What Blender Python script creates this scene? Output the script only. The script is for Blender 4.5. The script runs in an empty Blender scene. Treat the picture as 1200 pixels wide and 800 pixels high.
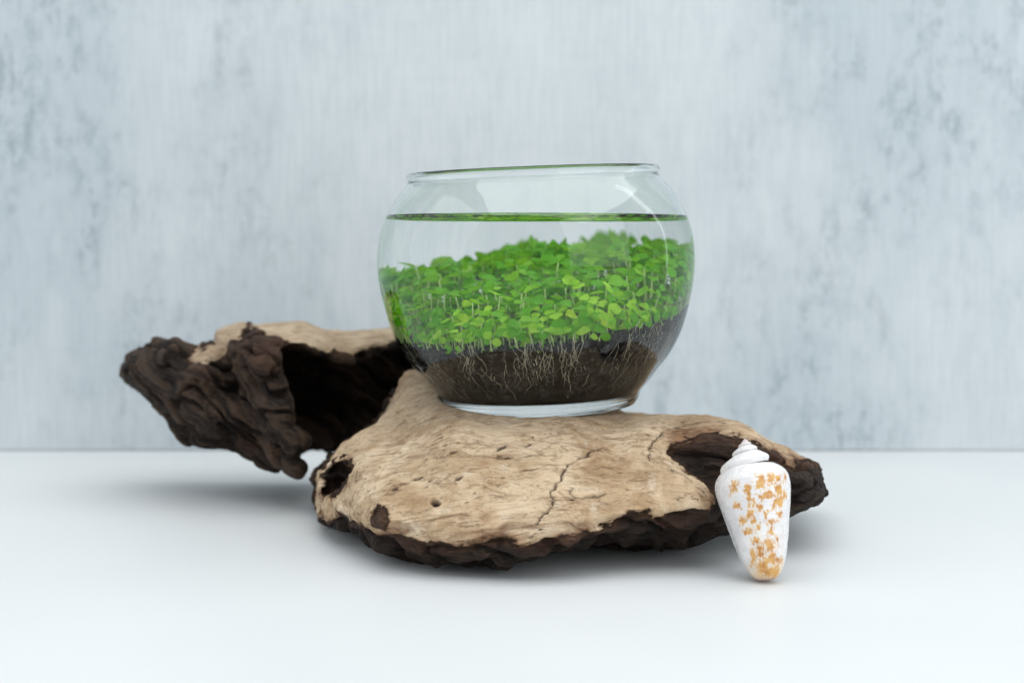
import bpy, bmesh, math, random
import numpy as np
from mathutils import Vector, Matrix, Euler

random.seed(7)
rng = np.random.default_rng(7)
scene = bpy.context.scene
COL = scene.collection

# ------------------------------------------------------------------ camera
F_PX = 1600.0                       # focal length in photo pixels (1200 wide)
PITCH = math.atan(100 / 1600)
CAM = Vector((0.0, -0.60, 0.12))
cam_data = bpy.data.cameras.new('camera')
cam_data.lens = 36.0 * F_PX / 1200.0
cam_data.sensor_width = 36.0
cam_data.clip_start = 0.01
cam_data.clip_end = 50
cam_data.dof.use_dof = True
cam_data.dof.focus_distance = 0.532
cam_data.dof.aperture_fstop = 8.0
cam = bpy.data.objects.new('camera', cam_data)
cam.location = CAM
cam.rotation_euler = (math.pi / 2 - PITCH, 0, 0)
COL.objects.link(cam)
scene.camera = cam

# ------------------------------------------------------------------ light
world = bpy.data.worlds.new('World')
scene.world = world
world.use_nodes = True
bg = world.node_tree.nodes['Background']
bg.inputs['Color'].default_value = (0.93, 0.97, 1.0, 1)
bg.inputs['Strength'].default_value = 0.52


def area(name, loc, target, sx, sy, power, color):
    d = bpy.data.lights.new(name, 'AREA')
    d.shape = 'RECTANGLE'
    d.size, d.size_y = sx, sy
    d.energy = power
    d.color = color
    o = bpy.data.objects.new(name, d)
    o.location = loc
    o.rotation_euler = (Vector(target) - Vector(loc)).to_track_quat('-Z', 'Y').to_euler()
    COL.objects.link(o)
    return o


area('overhead_softbox', (0.20, -0.05, 1.5), (0, -0.03, 0), 2.6, 2.1, 33.0, (0.97, 0.985, 1.0))
area('window_left', (-1.25, -0.35, 0.72), (0, -0.05, 0.30), 1.3, 1.4, 5.2, (0.93, 0.97, 1.0))
area('window_right', (0.98, -1.02, 0.66), (0, -0.05, 0.30), 1.25, 1.3, 8.4, (0.93, 0.97, 1.0))
area('window_side', (0.95, 0.215, 0.62), (0.02, 0.05, 0.35), 0.06, 1.2, 0.6, (0.97, 0.985, 1.0))

vs = scene.view_settings
vs.view_transform = 'Standard'
vs.look = 'None'
vs.exposure = 0.0
vs.gamma = 1.0
vs.use_curve_mapping = False
cy = scene.cycles
cy.use_denoising = True
cy.max_bounces = 24
cy.transmission_bounces = 20
cy.glossy_bounces = 8
cy.diffuse_bounces = 5
cy.transparent_max_bounces = 8
cy.caustics_refractive = True
cy.caustics_reflective = True
cy.sample_clamp_indirect = 6.0
cy.blur_glossy = 0.3


# ------------------------------------------------------------------ helpers
SP, CP = math.sin(PITCH), math.cos(PITCH)


def project(p):
    """world points (...,3) -> photo pixels u, v and depth"""
    rx = p[..., 0] - CAM.x
    ry = p[..., 1] - CAM.y
    rz = p[..., 2] - CAM.z
    dep = ry * CP - rz * SP
    up = ry * SP + rz * CP
    return 600 + F_PX * rx / dep, 400 - F_PX * up / dep, dep


def at(u, v, y):
    """photo pixel + world depth plane y -> world point"""
    a, b = (u - 600) / F_PX, (400 - v) / F_PX
    d = np.array([a, CP + b * SP, -SP + b * CP])
    return np.array([CAM.x, CAM.y, CAM.z]) + d * ((y - CAM.y) / d[1])


def tag(o, label=None, cat=None, group=None, kind=None):
    if label:
        o['label'] = label
    if cat:
        o['category'] = cat
    if group:
        o['group'] = group
    if kind:
        o['kind'] = kind
    return o


def link(name, mesh, mat=None, parent=None):
    o = bpy.data.objects.new(name, mesh)
    COL.objects.link(o)
    if mat and not mesh.materials:
        mesh.materials.append(mat)
    if parent:
        o.parent = parent
    return o


def mesh_from(name, v, f, smooth=True):
    m = bpy.data.meshes.new(name)
    m.from_pydata(np.asarray(v).tolist(), [], [list(map(int, q)) for q in f])
    m.update()
    if smooth:
        m.polygons.foreach_set('use_smooth', np.ones(len(m.polygons), bool))
    return m


def quads_mesh(name, v, q, smooth=True):
    """fast path: v (n,3), q (m,k) faces of the same size"""
    v = np.asarray(v, np.float32)
    q = np.asarray(q, np.int32)
    m = bpy.data.meshes.new(name)
    m.vertices.add(len(v))
    m.vertices.foreach_set('co', v.ravel())
    k = q.shape[1]
    m.loops.add(q.size)
    m.loops.foreach_set('vertex_index', q.ravel())
    m.polygons.add(len(q))
    m.polygons.foreach_set('loop_start', np.arange(0, q.size, k, dtype=np.int32))
    m.polygons.foreach_set('use_smooth', np.full(len(q), smooth))
    m.update(calc_edges=True)
    m.validate()
    return m


def smoothstep(a, b, x):
    t = np.clip((x - a) / (b - a), 0, 1)
    return t * t * (3 - 2 * t)


_perm = rng.permutation(512).astype(np.int32)
_perm = np.concatenate([_perm, _perm, _perm])
_grad = rng.normal(size=(512, 3)).astype(np.float32)
_grad /= np.linalg.norm(_grad, axis=1, keepdims=True)


def perlin(p):
    p = np.asarray(p, np.float32)
    i = np.floor(p).astype(np.int32)
    f = p - i
    i &= 511
    w = f * f * f * (f * (f * 6 - 15) + 10)
    out = np.zeros(p.shape[:-1], np.float32)
    for dx in (0, 1):
        wx = w[..., 0] if dx else 1 - w[..., 0]
        for dy in (0, 1):
            wy = w[..., 1] if dy else 1 - w[..., 1]
            for dz in (0, 1):
                wz = w[..., 2] if dz else 1 - w[..., 2]
                h = _perm[_perm[_perm[(i[..., 0] + dx) & 511] + ((i[..., 1] + dy) & 511)] + ((i[..., 2] + dz) & 511)]
                g = _grad[h]
                out += wx * wy * wz * (g[..., 0] * (f[..., 0] - dx) + g[..., 1] * (f[..., 1] - dy) + g[..., 2] * (f[..., 2] - dz))
    return out * 1.6


def fbm(p, octaves=4, gain=0.5, lac=2.03):
    a, s, o = 1.0, 0.0, 0.0
    p = np.asarray(p, np.float32)
    for k in range(octaves):
        o = o + a * perlin(p + 17.3 * k)
        s += a
        a *= gain
        p = p * lac
    return o / s


def tps(pts, lam=1e-3):
    """thin plate spline through (u, v, value)"""
    P = np.array(pts, float)
    c = P[:, :2] / 100.0
    n = len(c)

    def K(a, b):
        d2 = ((a[:, None, :] - b[None, :, :]) ** 2).sum(-1)
        return np.where(d2 > 0, 0.5 * d2 * np.log(d2 + 1e-12), 0)
    A = np.zeros((n + 3, n + 3))
    A[:n, :n] = K(c, c) + lam * np.eye(n)
    A[:n, n] = 1
    A[:n, n + 1:] = c
    A[n:, :n] = A[:n, n:].T
    s = np.linalg.solve(A, np.concatenate([P[:, 2], np.zeros(3)]))

    def ev(u, v):
        q = np.stack([u.ravel(), v.ravel()], 1) / 100.0
        return (K(q, c) @ s[:n] + s[n] + q @ s[n + 1:]).reshape(u.shape)
    return ev


U0, U1, V0, V1, GS = 100, 1010, 340, 740, 2
GU, GV = np.meshgrid(np.arange(U0, U1, GS), np.arange(V0, V1, GS), indexing='ij')


def poly_grid(poly):
    """signed pixel distance to a closed polygon on the pixel grid, negative inside"""
    P = np.array(poly, float)
    Q = np.roll(P, -1, 0)
    best = np.full(GU.shape, 1e9)
    ins = np.zeros(GU.shape, bool)
    for (ax, ay), (bx, by) in zip(P, Q):
        dx, dy = bx - ax, by - ay
        t = np.clip(((GU - ax) * dx + (GV - ay) * dy) / (dx * dx + dy * dy + 1e-9), 0, 1)
        best = np.minimum(best, np.hypot(GU - ax - t * dx, GV - ay - t * dy))
        c = (ay > GV) != (by > GV)
        ins ^= c & (GU < (bx - ax) * (GV - ay) / (by - ay + 1e-12) + ax)
    return np.where(ins, -best, best)


def lookup(grid, u, v):
    x = np.clip((u - U0) / GS, 0, grid.shape[0] - 1.001)
    y = np.clip((v - V0) / GS, 0, grid.shape[1] - 1.001)
    i, j = x.astype(np.int32), y.astype(np.int32)
    a, b = x - i, y - j
    return (grid[i, j] * (1 - a) * (1 - b) + grid[i + 1, j] * a * (1 - b) + grid[i, j + 1] * (1 - a) * b + grid[i + 1, j + 1] * a * b)


def line_dist(poly, u, v):
    best = np.full(u.shape, 1e9)
    for (ax, ay), (bx, by) in zip(poly[:-1], poly[1:]):
        dx, dy = bx - ax, by - ay
        t = np.clip(((u - ax) * dx + (v - ay) * dy) / (dx * dx + dy * dy + 1e-9), 0, 1)
        best = np.minimum(best, np.hypot(u - ax - t * dx, v - ay - t * dy))
    return best


def smin(a, b, k):
    h = np.clip(0.5 + 0.5 * (b - a) / k, 0, 1)
    return b * (1 - h) + a * h - k * h * (1 - h)


def smax(a, b, k):
    return -smin(-a, -b, k)


def surface_nets(f, origin, h):
    nx, ny, nz = f.shape
    s = f < 0
    cnt = np.zeros((nx - 1, ny - 1, nz - 1), np.int8)
    corners = [(a, b, c) for a in (0, 1) for b in (0, 1) for c in (0, 1)]
    for a, b, c in corners:
        cnt += s[a:nx - 1 + a, b:ny - 1 + b, c:nz - 1 + c]
    act = (cnt > 0) & (cnt < 8)
    I = np.argwhere(act)
    idx = np.full(act.shape, -1, np.int32)
    idx[act] = np.arange(len(I))
    acc = np.zeros((len(I), 3))
    n = np.zeros(len(I))
    for ca in corners:
        for ax in range(3):
            if ca[ax]:
                continue
            cb = list(ca)
            cb[ax] = 1
            fa = f[I[:, 0] + ca[0], I[:, 1] + ca[1], I[:, 2] + ca[2]]
            fb = f[I[:, 0] + cb[0], I[:, 1] + cb[1], I[:, 2] + cb[2]]
            x = (fa < 0) != (fb < 0)
            t = np.where(x, fa / np.where(x, fa - fb, 1), 0)
            p = np.array(ca, float)[None] + t[:, None] * np.eye(3)[ax][None]
            acc[x] += p[x]
            n[x] += 1
    v = (I + acc / n[:, None]) * h + np.array(origin)
    faces = []
    for ax in range(3):
        o1, o2 = [(1, 2), (2, 0), (0, 1)][ax]
        sl0 = [slice(None)] * 3
        sl1 = [slice(None)] * 3
        sl0[ax] = slice(0, -1)
        sl1[ax] = slice(1, None)
        a, b = s[tuple(sl0)], s[tuple(sl1)]
        E = np.argwhere(a != b)
        E = E[(E[:, o1] > 0) & (E[:, o2] > 0) & (E[:, o1] < f.shape[o1] - 1) & (E[:, o2] < f.shape[o2] - 1)]
        flip = ~a[tuple(E.T)]
        q = []
        for d1, d2 in ((-1, -1), (0, -1), (0, 0), (-1, 0)):
            C = E.copy()
            C[:, o1] += d1
            C[:, o2] += d2
            q.append(idx[tuple(C.T)])
        q = np.stack(q, 1)
        q[flip] = q[flip][:, ::-1]
        faces.append(q)
    return v, np.concatenate(faces)


# ------------------------------------------------------------------ materials
def new_mat(name):
    m = bpy.data.materials.new(name)
    m.use_nodes = True
    nt = m.node_tree
    nt.nodes.clear()
    out = nt.nodes.new('ShaderNodeOutputMaterial')
    return m, nt, out


class NT:
    def __init__(self, nt):
        self.nt = nt

    def n(self, kind, **kw):
        node = self.nt.nodes.new(kind)
        for k, v in kw.items():
            setattr(node, k, v)
        return node

    def put(self, sock, val):
        if isinstance(val, bpy.types.NodeSocket):
            self.nt.links.new(val, sock)
        else:
            sock.default_value = val

    def coord(self, scale=(1, 1, 1), rot=(0, 0, 0), kind='Object'):
        t = self.n('ShaderNodeTexCoord')
        out = t.outputs[kind]
        if any(rot):                    # turn first, then stretch along the turned axes
            r = self.n('ShaderNodeMapping')
            r.inputs['Rotation'].default_value = rot
            self.nt.links.new(out, r.inputs['Vector'])
            out = r.outputs['Vector']
        m = self.n('ShaderNodeMapping')
        m.inputs['Scale'].default_value = scale
        self.nt.links.new(out, m.inputs['Vector'])
        return m.outputs['Vector']

    def noise(self, vec, scale, detail=4, rough=0.55, dist=0.0):
        t = self.n('ShaderNodeTexNoise')
        self.put(t.inputs['Vector'], vec)
        t.inputs['Scale'].default_value = scale
        t.inputs['Detail'].default_value = detail
        t.inputs['Roughness'].default_value = rough
        t.inputs['Distortion'].default_value = dist
        return t.outputs['Fac']

    def voronoi(self, vec, scale, feature='F1', rnd=1.0):
        t = self.n('ShaderNodeTexVoronoi', feature=feature)
        self.put(t.inputs['Vector'], vec)
        t.inputs['Scale'].default_value = scale
        t.inputs['Randomness'].default_value = rnd
        return t.outputs['Distance']

    def map(self, x, a, b, c=0.0, d=1.0, smooth=True):
        t = self.n('ShaderNodeMapRange')
        if smooth:
            t.interpolation_type = 'SMOOTHSTEP'
        self.put(t.inputs['Value'], x)
        for k, v in zip(('From Min', 'From Max', 'To Min', 'To Max'), (a, b, c, d)):
            self.put(t.inputs[k], v)
        return t.outputs[0]

    def math(self, op, a, b=0.0):
        t = self.n('ShaderNodeMath', operation=op)
        self.put(t.inputs[0], a)
        self.put(t.inputs[1], b)
        return t.outputs[0]

    def mix(self, fac, a, b, mode='MIX'):
        t = self.n('ShaderNodeMix', data_type='RGBA', blend_type=mode)
        self.put(t.inputs['Factor'], fac)
        for s, v in ((t.inputs['A'], a), (t.inputs['B'], b)):
            pass
        self.put(t.inputs[6], a)
        self.put(t.inputs[7], b)
        return t.outputs[2]

    def attr(self, name):
        t = self.n('ShaderNodeAttribute')
        t.attribute_name = name
        return t.outputs['Fac']

    def bump(self, height, strength, distance, normal=None):
        t = self.n('ShaderNodeBump')
        t.inputs['Strength'].default_value = strength
        t.inputs['Distance'].default_value = distance
        self.put(t.inputs['Height'], height)
        if normal is not None:
            self.put(t.inputs['Normal'], normal)
        return t.outputs['Normal']

    def principled(self, out, color, rough, normal=None, spec=0.5, **kw):
        p = self.n('ShaderNodeBsdfPrincipled')
        self.put(p.inputs['Base Color'], color)
        self.put(p.inputs['Roughness'], rough)
        self.put(p.inputs['Specular IOR Level'], spec)
        if normal is not None:
            self.put(p.inputs['Normal'], normal)
        for k, v in kw.items():
            self.put(p.inputs[k], v)
        self.nt.links.new(p.outputs[0], out.inputs['Surface'])
        return p


def rgb(r, g, b):
    return (r, g, b, 1)


# white matt table top
def mat_table():
    m, nt, out = new_mat('white_table')
    N = NT(nt)
    c = N.coord()
    big = N.noise(c, 5.0, 3)
    fine = N.noise(c, 420.0, 4)
    col = N.mix(N.map(big, 0.3, 0.7), rgb(0.645, 0.667, 0.67), rgb(0.668, 0.685, 0.685))
    # faint smears and scuffs on the paint
    sm = N.noise(N.coord((9, 40, 1), (0, 0, 0.35)), 1.0, 5, 0.6, 0.6)
    msk = N.noise(c, 9.0, 2)
    scuff = N.math('MULTIPLY', N.map(sm, 0.66, 0.76), N.map(msk, 0.5, 0.66))
    col = N.mix(N.math('MULTIPLY', scuff, 0.24), col, rgb(0.50, 0.55, 0.57))
    speck = N.voronoi(c, 60.0)
    sp = N.math('MULTIPLY', N.map(speck, 0.035, 0.02), N.map(N.noise(c, 7.0, 1), 0.58, 0.66))
    col = N.mix(N.math('MULTIPLY', sp, 0.5), col, rgb(0.35, 0.37, 0.38))
    nrm = N.bump(fine, 0.08, 0.0006)
    N.principled(out, col, N.map(big, 0.2, 0.8, 0.42, 0.55), nrm, 0.35)
    return m


# pale blue grey distressed plaster board
def mat_wall():
    m, nt, out = new_mat('distressed_plaster')
    N = NT(nt)
    c = N.coord()
    patch = N.noise(N.coord((1, 1, 0.6)), 6.5, 3, 0.55, 0.3)
    patch2 = N.noise(N.coord((1.0, 1, 0.7)), 24.0, 4, 0.6, 0.2)
    fine = N.noise(N.coord((1.0, 1, 0.6)), 170.0, 6, 0.72)
    streak = N.noise(N.coord((1.0, 1, 0.18)), 120.0, 4, 0.6)
    weave = N.noise(N.coord((1.0, 1, 0.07)), 420.0, 2, 0.6)
    rows = N.noise(N.coord((0.08, 1, 1.0)), 330.0, 2, 0.6)
    base = N.mix(N.map(patch, 0.32, 0.68), rgb(0.505, 0.56, 0.588), rgb(0.625, 0.667, 0.687))
    wv = N.math('ADD', N.math('MULTIPLY', weave, 0.8), N.math('MULTIPLY', rows, 0.2))
    base = N.mix(N.map(wv, 0.38, 0.62, 0.0, 0.16), base, rgb(0.33, 0.40, 0.44))
    worn = N.math('MULTIPLY', N.map(patch2, 0.38, 0.64), N.map(patch, 0.62, 0.38, 0.15, 1.0))
    f1 = N.math('MULTIPLY', N.map(fine, 0.42, 0.62), N.map(streak, 0.36, 0.60, 0.15, 1.0))
    amt = N.math('MULTIPLY', f1, worn)
    col = N.mix(N.math('MULTIPLY', amt, 0.60), base, rgb(0.19, 0.235, 0.265))
    col = N.mix(N.math('MULTIPLY', N.map(streak, 0.52, 0.72), N.math('MULTIPLY', worn, 0.16)), col, rgb(0.24, 0.30, 0.34))
    mot = N.noise(N.coord((1, 1, 0.6)), 62.0, 7, 0.76)
    col = N.mix(N.math('MULTIPLY', N.map(mot, 0.50, 0.72), N.map(patch, 0.66, 0.36, 0.12, 0.42)), col, rgb(0.27, 0.33, 0.37))
    pale = N.math('MULTIPLY', N.map(N.noise(N.coord((1, 1, 0.4)), 13.0, 4, 0.6), 0.55, 0.72), 0.35)
    col = N.mix(pale, col, rgb(0.69, 0.735, 0.75))
    nrm = N.bump(fine, 0.25, 0.0008)
    N.principled(out, col, 0.8, nrm, 0.2)
    return m


def mat_glass(name, ior, color):
    m, nt, out = new_mat(name)
    g = nt.nodes.new('ShaderNodeBsdfGlass')
    g.inputs['Color'].default_value = color
    g.inputs['Roughness'].default_value = 0.0
    g.inputs['IOR'].default_value = ior
    nt.links.new(g.outputs[0], out.inputs['Surface'])
    return m


def mat_leaf():
    m, nt, out = new_mat('leaf_green')
    N = NT(nt)
    oi = N.n('ShaderNodeObjectInfo')
    tint = N.attr('tint')
    c = N.coord(kind='Generated')
    blot = N.noise(N.coord(), 900.0, 3)
    t = N.math('ADD', tint, N.math('MULTIPLY', N.math('SUBTRACT', oi.outputs['Random'], 0.5), 1.3))
    col = N.mix(N.map(t, 0.0, 1.0), rgb(0.15, 0.52, 0.008), rgb(0.52, 0.90, 0.06))
    col = N.mix(N.map(t, 1.05, 1.15, 0.0, 0.6), col, rgb(0.60, 0.72, 0.05))
    col = N.mix(N.map(blot, 0.35, 0.75, 0, 0.25), col, rgb(0.08, 0.28, 0.012))
    p = N.n('ShaderNodeBsdfPrincipled')
    N.put(p.inputs['Base Color'], col)
    p.inputs['Roughness'].default_value = 0.45
    p.inputs['Specular IOR Level'].default_value = 0.25
    N.put(p.inputs['Normal'], N.bump(blot, 0.15, 0.0003))
    tr = N.n('ShaderNodeBsdfTranslucent')
    N.put(tr.inputs['Color'], N.mix(0.5, col, rgb(0.50, 0.92, 0.02)))
    mx = N.n('ShaderNodeMixShader')
    mx.inputs[0].default_value = 0.38
    nt.links.new(p.outputs[0], mx.inputs[1])
    nt.links.new(tr.outputs[0], mx.inputs[2])
    nt.links.new(mx.outputs[0], out.inputs['Surface'])
    return m


def mat_plain(name, color, rough, spec=0.4, var=0.25, scale=400, **kw):
    m, nt, out = new_mat(name)
    N = NT(nt)
    f = N.noise(N.coord(), scale, 4)
    dark = rgb(*(x * (1 - var) for x in color[:3]))
    lite = rgb(*(min(1, x * (1 + var)) for x in color[:3]))
    N.principled(out, N.mix(N.map(f, 0.3, 0.7), dark, lite), rough, N.bump(f, 0.3, 0.0004), spec, **kw)
    return m


def mat_wood():
    m, nt, out = new_mat('driftwood_wood')
    N = NT(nt)
    dark = N.attr('dark')
    crack = N.attr('crack')
    red = N.attr('red')
    grey = N.attr('grey')
    g = N.coord((0.14, 0.7, 1.0), (0.0, 0.16, 0.10))
    g2 = N.coord((0.22, 0.8, 1.0), (0.0, -0.30, 0.05))
    grain = N.noise(g, 560.0, 7, 0.68, 0.9)
    grain2 = N.noise(g, 140.0, 6, 0.65, 1.4)
    diag = N.noise(g2, 300.0, 6, 0.7, 1.0)
    c = N.coord()
    blotch = N.noise(c, 30.0, 6, 0.65, 0.8)
    blotch2 = N.noise(c, 85.0, 6, 0.7, 0.6)
    fine = N.noise(c, 1000.0, 5, 0.7)
    specks = N.noise(N.coord((0.5, 0.9, 1.0), (0, 0.3, 0)), 420.0, 5, 0.75)
    spmask = N.noise(c, 45.0, 3)
    tan = N.mix(N.map(blotch, 0.34, 0.64), rgb(0.46, 0.31, 0.175), rgb(0.73, 0.565, 0.38))
    tan = N.mix(N.map(blotch2, 0.50, 0.68, 0.0, 0.55), tan, rgb(0.36, 0.215, 0.11))
    tan = N.mix(N.map(blotch2, 0.46, 0.30, 0.0, 0.65), tan, rgb(0.80, 0.68, 0.52))
    tan = N.mix(N.map(grain2, 0.50, 0.66, 0.0, 0.60), tan, rgb(0.33, 0.21, 0.12))
    tan = N.mix(N.map(diag, 0.53, 0.66, 0.0, 0.55), tan, rgb(0.25, 0.155, 0.09))
    tan = N.mix(N.map(grain, 0.51, 0.66, 0.0, 0.65), tan, rgb(0.22, 0.135, 0.075))
    tan = N.mix(N.map(fine, 0.40, 0.25, 0.0, 0.35), tan, rgb(0.80, 0.70, 0.56))
    tan = N.mix(N.math('MULTIPLY', grey, 0.55), tan, N.mix(N.map(grain2, 0.35, 0.65), rgb(0.20, 0.155, 0.115), rgb(0.47, 0.39, 0.30)))
    tan = N.mix(N.math('MULTIPLY', N.map(N.math('ADD', red, N.math('MULTIPLY', N.math('SUBTRACT', grain2, 0.5), 1.2)), 0.25, 0.85), 0.85), tan,
                N.mix(N.map(diag, 0.35, 0.65), rgb(0.30, 0.155, 0.075), rgb(0.105, 0.05, 0.026)))
    sp = N.math('MULTIPLY', N.map(specks, 0.62, 0.68), N.map(spmask, 0.46, 0.60))
    tan = N.mix(N.math('MULTIPLY', sp, 0.85), tan, rgb(0.10, 0.05, 0.026))
    dk = N.mix(N.map(blotch2, 0.34, 0.68), rgb(0.008, 0.0055, 0.0045), rgb(0.042, 0.026, 0.018))
    fibre = N.attr('fibre')
    dk = N.mix(N.map(N.math('ADD', fibre, N.math('MULTIPLY', N.math('SUBTRACT', fine, 0.5), 0.8)), 0.40, 0.95, 0.0, 0.8), dk, rgb(0.105, 0.064, 0.040))
    dk = N.mix(N.map(grain, 0.55, 0.72, 0.0, 0.5), dk, rgb(0.13, 0.08, 0.05))
    dk = N.mix(N.map(fine, 0.56, 0.72, 0.0, 0.3), dk, rgb(0.06, 0.045, 0.036))
    dk = N.mix(N.math('MULTIPLY', red, 0.7), dk, rgb(0.10, 0.044, 0.027))
    edge = N.math('ADD', dark, N.math('MULTIPLY', N.math('SUBTRACT', grain2, 0.5), 0.9))
    edge = N.math('ADD', edge, N.math('MULTIPLY', N.math('SUBTRACT', blotch2, 0.5), 0.9))
    edge = N.math('ADD', edge, N.math('MULTIPLY', N.math('SUBTRACT', grain, 0.5), 0.9))
    ff0 = N.noise(N.coord((0.07, 0.8, 1.0), (0, -0.25, 0)), 650.0, 5, 0.7, 0.4)
    dk = N.mix(N.map(ff0, 0.55, 0.70, 0.0, 0.6), dk, rgb(0.12, 0.075, 0.048))
    dk = N.mix(N.map(ff0, 0.46, 0.34, 0.0, 0.7), dk, rgb(0.006, 0.0045, 0.004))
    mid = N.mix(N.map(grain, 0.35, 0.65), rgb(0.20, 0.105, 0.052), rgb(0.07, 0.034, 0.02))
    col = N.mix(N.map(edge, 0.08, 0.52), tan, mid)
    col = N.mix(N.map(edge, 0.40, 0.90), col, dk)
    col = N.mix(crack, col, rgb(0.020, 0.012, 0.009))
    h = N.math('ADD', N.math('MULTIPLY', grain, 0.6), N.math('MULTIPLY', fine, 0.4))
    h = N.math('ADD', h, N.math('MULTIPLY', diag, 0.35))
    h = N.math('SUBTRACT', h, N.math('MULTIPLY', sp, 0.6))
    nrm = N.bump(h, 1.0, 0.0016)
    nrm = N.bump(grain2, 0.45, 0.0025, nrm)
    fr = N.noise(N.coord((0.07, 0.8, 1.0), (0, -0.565, 0)), 650.0, 5, 0.7, 0.4)
    ff = N.noise(N.coord((0.07, 0.8, 1.0), (0, -0.08, 0)), 650.0, 5, 0.7, 0.4)
    fibn = N.math('ADD', N.math('MULTIPLY', fr, N.map(grey, 0.4, 0.7)), N.math('MULTIPLY', ff, N.map(grey, 0.7, 0.4)))
    fibn = N.math('MULTIPLY', fibn, N.map(edge, 0.35, 0.6))
    nrm = N.bump(fibn, 1.0, 0.0030, nrm)
    N.principled(out, col, N.map(edge, 0.3, 0.7, 0.8, 0.62), nrm, 0.25)
    return m


def mat_shell():
    m, nt, out = new_mat('shell_porcelain')
    N = NT(nt)
    spot = N.attr('spot')
    yel = N.attr('warm')
    pink = N.attr('pink')
    c = N.coord()
    f = N.noise(c, 260.0, 5, 0.65)
    f2 = N.noise(c, 1100.0, 4, 0.6)
    col = N.mix(N.map(f, 0.3, 0.7), rgb(0.70, 0.68, 0.69), rgb(0.82, 0.81, 0.80))
    col = N.mix(N.math('MULTIPLY', yel, 0.7), col, rgb(0.78, 0.52, 0.22))
    col = N.mix(N.math('MULTIPLY', pink, 0.7), col, rgb(0.66, 0.40, 0.34))
    e = N.math('ADD', spot, N.math('MULTIPLY', N.math('SUBTRACT', f2, 0.5), 0.55))
    e = N.math('ADD', e, N.math('MULTIPLY', N.math('SUBTRACT', f, 0.5), 0.5))
    br = N.mix(N.map(f, 0.35, 0.65), rgb(0.46, 0.17, 0.02), rgb(0.68, 0.37, 0.09))
    e = N.math('ADD', e, N.math('MULTIPLY', N.math('SUBTRACT', N.noise(N.coord((1, 1, 0.3)), 800.0, 4, 0.7), 0.5), 1.1))
    col = N.mix(N.map(e, 0.30, 0.62, 0.0, 0.45), col, rgb(0.74, 0.46, 0.16))
    col = N.mix(N.map(e, 0.50, 0.85, 0.0, 0.92), col, br)
    grow = N.noise(N.coord((1, 1, 0.12)), 700.0, 3)
    N.principled(out, col, N.map(f, 0.3, 0.7, 0.2, 0.36), N.bump(grow, 0.18, 0.0004, N.bump(f2, 0.15, 0.0003)), 0.5)
    return m


IOR_G = 1.46
M = dict(table=mat_table(), wall=mat_wall(), glass=mat_glass('clear_glass', IOR_G, rgb(0.985, 0.995, 0.99)),
         water=mat_glass('clear_water', 1.333, rgb(0.995, 1.0, 0.996)), water_side=mat_glass('water_against_glass', 1.333 / IOR_G, rgb(1, 1, 1)), leaf=mat_leaf(),
         stem=mat_plain('stem_green', (0.58, 0.74, 0.30), 0.5, var=0.2),
         root=mat_plain('root_cream', (0.62, 0.58, 0.44), 0.6, var=0.3, scale=150),
         soil=mat_plain('soil_black', (0.005, 0.004, 0.0035), 0.85, 0.2, var=0.5, scale=700),
         gravel=mat_plain('gravel_black', (0.008, 0.0075, 0.0075), 0.5, 0.4, var=0.85, scale=260),
         wood=mat_wood(), shell=mat_shell())

# ------------------------------------------------------------------ setting
WALL_Y = 0.238
tm = quads_mesh('table_top', [(-1.6, -1.7, 0), (1.6, -1.7, 0), (1.6, WALL_Y + 0.02, 0), (-1.6, WALL_Y + 0.02, 0)], [(0, 1, 2, 3)], False)
tag(link('table_top', tm, M['table']), kind='structure', label='smooth white table top', cat='table')
bm = bmesh.new()
bmesh.ops.create_cube(bm, size=1.0)
for v in bm.verts:
    v.co = Vector((v.co.x * 2.6, WALL_Y + 0.01 + v.co.y * 0.02, 0.70 * (v.co.z + 0.5) + 0.0005))
wm = bpy.data.meshes.new('back_wall')
bm.to_mesh(wm)
bm.free()
tag(link('back_wall', wm, M['wall']), kind='structure', label='pale blue grey distressed plaster wall', cat='wall')

# ------------------------------------------------------------------ bowl profile (millimetres, base at 0)
BOWL_LOC = Vector((0.0128, 0.0, 0.0548))
BOWL_ROT = Euler((math.radians(2.0), math.radians(-2.2), 0), 'XYZ')
BOWL_MAT = Matrix.Translation(BOWL_LOC) @ BOWL_ROT.to_matrix().to_4x4()


def catmull(pts, n=14):
    P = np.array(pts, float)
    P = np.vstack([2 * P[0] - P[1], P, 2 * P[-1] - P[-2]])
    out = []
    for i in range(1, len(P) - 2):
        a, b, c, d = P[i - 1:i + 3]
        for t in np.linspace(0, 1, n, endpoint=False):
            out.append(0.5 * (2 * b + (c - a) * t + (2 * a - 5 * b + 4 * c - d) * t * t + (3 * b - a - 3 * c + d) * t ** 3))
    out.append(P[-2])
    return np.array(out)


OUT = [(42.0, 0.7), (43.0, 2.2), (43.6, 4.2), (44.5, 6.0), (46.2, 8.0), (48.8, 11.0), (52.4, 15.6), (57.4, 21.8), (62.4, 31), (66.2, 43),
       (68.5, 55), (69.0, 65), (67.8, 75), (64.7, 83.8), (59.8, 92.0), (55.2, 97.7), (54.0, 99.2)]
outer = catmull(OUT, 10)
OZ, OR = outer[:, 1], outer[:, 0]


def R_out(z):
    return np.interp(z, OZ, OR)


WALL_T = 2.3


_n = np.gradient(outer, axis=0)
_n /= np.linalg.norm(_n, axis=1, keepdims=True)
_off = outer + np.stack([-_n[:, 1], _n[:, 0]], 1) * WALL_T
_off = _off[(_off[:, 1] > 15)]
_cor = [(36.0, 6.6), (39.5, 6.9), (42.4, 8.0), (45.2, 10.4)]
_ip = catmull(_cor + [tuple(p) for p in _off[::3]] + [tuple(_off[-1])], 8)
_ip = _ip[np.argsort(_ip[:, 1])]


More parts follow.
